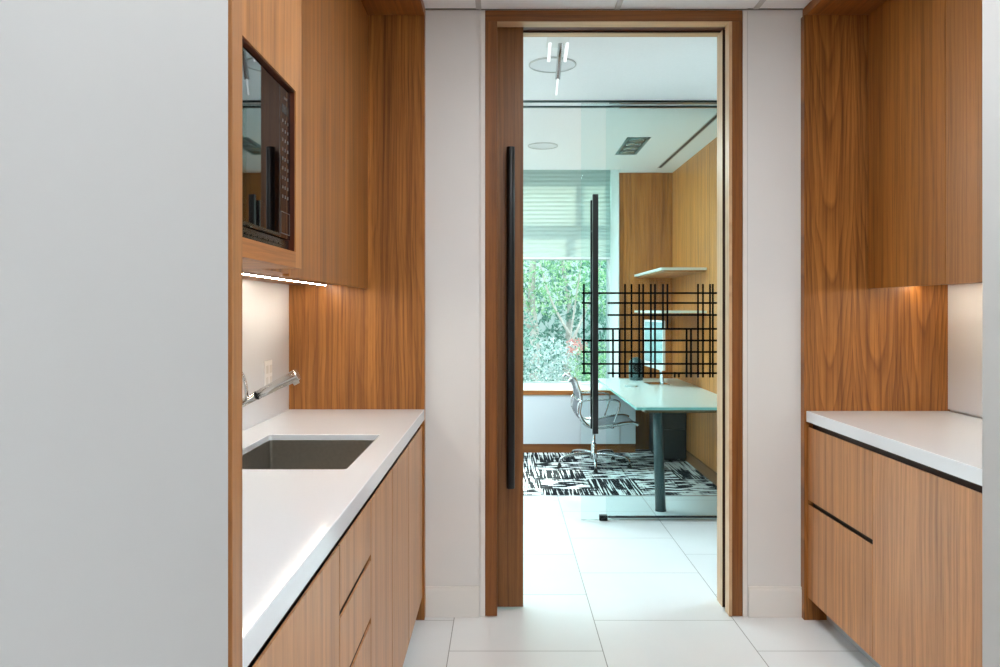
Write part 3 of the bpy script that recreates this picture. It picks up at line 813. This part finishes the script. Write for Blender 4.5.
# rounded dark thing at the far end of the desk
t = thing('desk_speaker', 'small dark round-topped speaker at the far end of the desk', 'speaker', (1.22, 7.12, DH))
bm = bmesh.new()
prof = []
for k in range(13):
    a = PI/2*k/12; prof.append((.066*math.cos(a)+.0, DH+.15+.062*math.sin(a)))
lathe(bm, 1.22, 7.12, [(0, DH+.0005), (.060, DH+.0005), (.066, DH+.02)] + prof, 28)
obj('shell', bm, plain('dark_green_grey_shell', srgb(52, 74, 74), .3), t, smooth=True)
bm = bmesh.new(); tube(bm, [(1.22, 7.054, DH+.12), (1.22, 7.049, DH+.12)], .04, 24)
obj('cone', bm, M['black_plastic'], t)
t = thing('desk_coaster', 'small round white disc lying on the desk near its left edge', 'coaster', (1.075, 6.52, DH))
bm = bmesh.new(); lathe(bm, 1.075, 6.52, [(0, DH+.0005), (.052, DH+.0005), (.056, DH+.010), (.050, DH+.012), (0, DH+.009)], 32)
obj('disc', bm, plain('grey_disc', srgb(188, 198, 196), .4), t, smooth=True)

# ------------------------------------------------------------------ office chair (profile facing right)
CX, CY = .79, 6.76
t = thing('office_chair', 'aluminium office chair with a grey mesh sling seat beside the desk', 'chair', (CX, CY, .004))
yaw = math.radians(1)
RC = Matrix.Translation((CX, CY, 0)) @ Matrix.Rotation(yaw, 4, 'Z')
def cx(bm): bmesh.ops.transform(bm, matrix=RC, verts=bm.verts); return bm
prof = [(-.262, .752), (-.238, .775), (-.205, .770), (-.182, .72), (-.158, .655), (-.150, .60), (-.158, .54), (-.165, .485), (-.140, .43), (-.095, .385), (-.03, .368), (.05, .368), (.14, .382), (.24, .400), (.33, .402), (.372, .388)]
pp = smooth_pts([(a*.93, 0, b) for a, b in prof], 4)
for s in (-1, 1):
    bm = bmesh.new(); tube(bm, [(p.x, s*.235, p.z) for p in pp], .015, 10, flat=.75, up=Vector((0, 1, 0)))
    obj('side_rail', cx(bm), M['alu'], t, smooth=True)
bm = bmesh.new(); rows = []
for i, p in enumerate(pp[3:-2]):
    rows.append([bm.verts.new((p.x, y, p.z + .0035*math.sin(i*1.15))) for y in (-.228, -.12, 0, .12, .228)])
for a, b in zip(rows, rows[1:]):
    for k in range(4): bm.faces.new((a[k], a[k+1], b[k+1], b[k]))
sl = obj('sling', cx(bm), M['sling'], t, smooth=True); md = sl.modifiers.new('Solid', 'SOLIDIFY'); md.thickness = .008
for s in (-1, 1):
    ap = smooth_pts([(-.165, s*.250, .48), (-.168, s*.262, .54), (-.150, s*.272, .585), (-.06, s*.275, .602), (.06, s*.275, .604), (.155, s*.272, .596), (.180, s*.268, .565), (.165, s*.262, .50), (.130, s*.250, .40)], 4)
    bm = bmesh.new(); tube(bm, ap, .0105, 10, flat=.8)
    obj('armrest', cx(bm), M['alu'], t, smooth=True)
for x, z in ((-.15, .60), (-.02, .352), (.13, .365)):
    bm = bmesh.new(); tube(bm, [(x, -.235, z), (x, -.12, z-.015), (x, .12, z-.015), (x, .235, z)], .010, 10)
    obj('cross_brace', cx(bm), M['alu'], t, smooth=True)
bm = bmesh.new()
lathe(bm, 0, 0, [(0, .345), (.03, .345), (.034, .335), (.022, .32), (.0135, .315), (.0135, .20), (.020, .198), (.024, .19), (.024, .125), (.034, .115), (.036, .075), (.028, .060), (0, .058)], 24)
obj('column', cx(bm), M['alu'], t, smooth=True)
for k, ang in enumerate((-90, -18, 54, 126, 198)):
    a = math.radians(ang-5); c, s_ = math.cos(a), math.sin(a)
    bm = bmesh.new()
    pts = smooth_pts([(c*.02, s_*.02, .100), (c*.10, s_*.10, .108), (c*.22, s_*.22, .098), (c*.292, s_*.292, .082), (c*.312, s_*.312, .056), (c*.314, s_*.314, .038)], 3)
    tube(bm, pts, [.020 - .010*i/(len(pts)-1) for i in range(len(pts))], 10, flat=.8)
    lg = obj('leg', cx(bm), M['alu'], t, smooth=True)
    bm = bmesh.new(); lathe(bm, c*.314, s_*.314, [(0, .0045), (.018, .0045), (.020, .012), (.012, .030), (.008, .040), (0, .040)], 16)
    obj('glide', cx(bm), M['rubber'], lg, smooth=True)

# ------------------------------------------------------------------ garden outside the window
struct('ground', B(-9, 12, 8.3, 22, -.3, -.2), M['soil'])
def leaf_cloud(bm, cx, cy, cz, rx, ry, rz, n, size):
    for _ in range(n):
        while True:
            v = Vector((random.uniform(-1, 1), random.uniform(-1, 1), random.uniform(-1, 1)))
            if .12 < v.length < 1: break
        c = Vector((cx + v.x*rx, cy + v.y*ry, cz + v.z*rz))
        d = Vector((random.gauss(0, 1), random.gauss(0, 1), random.gauss(0, .7))).normalized()
        s = d.orthogonal().normalized()
        s = Matrix.Rotation(random.uniform(0, 6.28), 3, d) @ s
        q = d.cross(s); L = size*random.uniform(.6, 1.4); W = L*.45
        pts = [c - s*L*.5, c - s*L*.1 + q*W*.5, c + s*L*.5, c - s*L*.1 - q*W*.5]
        bm.faces.new([bm.verts.new(p) for p in pts])
def plant(name, label, cat, x, y, clouds, mat, size, trunk, r=.05):
    t = thing(name, label, cat, (x, y, -.2))
    bm = bmesh.new()
    for (dx, dy, z, rx, ry, rz, n) in clouds: leaf_cloud(bm, x+dx, y+dy, z, rx, ry, rz, int(n*1.7), size*.72)
    obj('foliage', bm, mat, t)
    bm = bmesh.new()
    for path in trunk:
        p = smooth_pts([(x+a, y+b, c) for a, b, c in path], 4)
        m = len(p); tube(bm, p, [r*(1-.6*i/(m-1)) for i in range(m)], 8)
    obj('trunk', bm, M['bark'], t, smooth=True)
plant('garden_tree', 'leafy tree with a pale forked trunk in the middle of the window view', 'tree', .95, 10.6,
      [(0, 0, 2.5, .9, .6, .6, 1300), (-.35, .1, 1.75, .55, .4, .5, 500), (.45, -.1, 1.7, .45, .4, .5, 450)], M['leafA'], .085,
      [[(0, 0, -.2), (-.05, 0, .7), (.0, 0, 1.2), (.15, 0, 2.2)], [(-.02, 0, .9), (.22, 0, 1.45), (.42, 0, 2.1)], [(-.03, 0, 1.0), (-.3, 0, 1.5), (-.45, 0, 2.0)]], .022)
plant('garden_tree', 'tree with a thick pale trunk at the left side of the window view', 'tree', .42, 10.9,
      [(0, 0, 2.6, .8, .6, .65, 1000), (-.3, 0, 1.6, .4, .4, .5, 300)], M['leafC'], .08,
      [[(0, 0, -.2), (.03, 0, .8), (-.02, 0, 1.6), (.05, 0, 2.6)], [(0, 0, 1.1), (-.25, 0, 1.7), (-.4, 0, 2.4)]], .085)
plant('garden_tree', 'dark blue-green tree at the right side of the window view', 'tree', 1.75, 10.9,
      [(0, 0, 1.9, .6, .6, 1.0, 1500), (0, 0, 1.0, .5, .4, .5, 500)], M['leafB'], .085,
      [[(0, 0, -.2), (.03, 0, 1.0), (0, 0, 2.2)]], .05)
plant('shrub', 'bright green shrub low in the window view, right of the chair back', 'shrub', 1.2, 9.7,
      [(0, 0, .55, .45, .35, .42, 900)], M['leafA'], .06, [[(0, 0, -.2), (.02, 0, .4)]], .02)
plant('shrub', 'silvery shrub low in the window view, above the chair back', 'shrub', .62, 9.8,
      [(0, 0, .6, .42, .35, .42, 900)], M['leafC'], .06, [[(0, 0, -.2), (.02, 0, .4)]], .02)
plant('shrub', 'small red-leaved shrub in the middle of the window view', 'shrub', .93, 9.95,
      [(0, 0, .88, .16, .15, .12, 160)], M['leafR'], .05, [[(0, 0, -.2), (.02, 0, .8)]], .015)
plant('shrub', 'blue-green shrub at the far left of the window view', 'shrub', .12, 10.0,
      [(0, 0, .75, .45, .4, .7, 900)], M['leafB'], .07, [[(0, 0, -.2), (.02, 0, .5)]], .02)
t = thing('hedge', 'tall mixed green hedge behind the garden trees', 'hedge', (1, 12.6, -.2))
bm = bmesh.new(); leaf_cloud(bm, 1, 12.8, 1.6, 4.2, .7, 2.4, 9000, .13)
h = obj('foliage', bm, M['leafB'], t); h['kind'] = 'stuff'
bm = bmesh.new()
for k in range(9):
    x = -2.2 + k*.8; tube(bm, [(x, 12.8, -.2), (x+.1, 12.8, 1.4), (x-.1, 12.8, 2.6)], [.05, .04, .02], 8)
obj('stems', bm, M['bark'], t)
struct('wall_garden', B(-6, 9, 14.2, 14.4, -.3, 3.6), plain('pale_garden_wall', srgb(205, 212, 214), .9, noise=.04, nscale=3))

# ------------------------------------------------------------------ added out-of-view light panels, sun and sky
def panel_light(x0, x1, y0, y1, strength, col, label, z=CE):  # glowing panels added out of view to brighten galley, corridor and office
    t = thing('added_fill_panel', label, 'light', ((x0+x1)/2, (y0+y1)/2, z))
    w = .02; bm = bmesh.new()
    for a in ((x0-w, x1+w, y0-w, y0), (x0-w, x1+w, y1, y1+w), (x0-w, x0, y0, y1), (x1, x1+w, y0, y1)): box(bm, *a, z-.008, z-.0045)
    obj('frame', bm, M['white_plastic'], t)
    obj('diffuser', B(x0, x1, y0, y1, z-.007, z-.0045), emit('panel_diffuser', col, strength), t)
DAY = (.96, .985, 1.0, 1); COOL = (.74, .94, .98, 1)
panel_light(.19, .79, 1.75, 2.35, 19, DAY, 'unseen added light panel over the middle of the galley')
panel_light(.19, .79, .0, .60, 19, DAY, 'unseen added light panel above the camera position')
panel_light(.19, .79, -1.7, -1.1, 19, DAY, 'unseen added light panel behind the camera position')
panel_light(-1.9, -1.3, 4.0, 4.6, 24, COOL, 'unseen added light panel in the left of the corridor')
panel_light(2.1, 2.7, 4.0, 4.6, 24, COOL, 'unseen added light panel in the right of the corridor')
panel_light(-1.8, -1.2, 5.8, 6.4, 50, COOL, 'unseen added light panel in the left of the office')
panel_light(-.72, -.12, 6.2, 6.8, 45, COOL, 'unseen added light panel in the middle of the office')

sun = bpy.data.lights.new('sun', 'SUN'); sun.energy = 14; sun.angle = math.radians(.8); sun.color = (1, .96, .9)
so = bpy.data.objects.new('sun', sun); COL.objects.link(so)
sd = Vector((-.17, -.80, -.62)).normalized()     # direction the light travels
so.rotation_euler = sd.to_track_quat('-Z', 'Y').to_euler()

wd = bpy.data.worlds.new('World'); S.world = wd; wd.use_nodes = True
bg = wd.node_tree.nodes['Background']; bg.inputs[0].default_value = (.86, .95, 1.0, 1); bg.inputs[1].default_value = 5.0

# ------------------------------------------------------------------ camera
cam = bpy.data.cameras.new('camera'); co = bpy.data.objects.new('camera', cam); COL.objects.link(co)
co.location = (0, 0, CAM); co.rotation_euler = (PI/2, 0, 0)
cam.sensor_width = 36; cam.lens = 777*36/1000
cam.shift_x = -.003; cam.shift_y = -.0235
cam.clip_start = .02
S.camera = co

vs = S.view_settings
vs.view_transform = 'Standard'; vs.look = 'None'; vs.gamma = 1; vs.use_curve_mapping = False; vs.exposure = .1
S.display_settings.display_device = 'sRGB'
c = S.cycles
c.use_denoising = True; c.max_bounces = 10; c.diffuse_bounces = 5; c.glossy_bounces = 5; c.transparent_max_bounces = 24
c.sample_clamp_indirect = 6; c.caustics_reflective = False; c.caustics_refractive = False; c.blur_glossy = .5
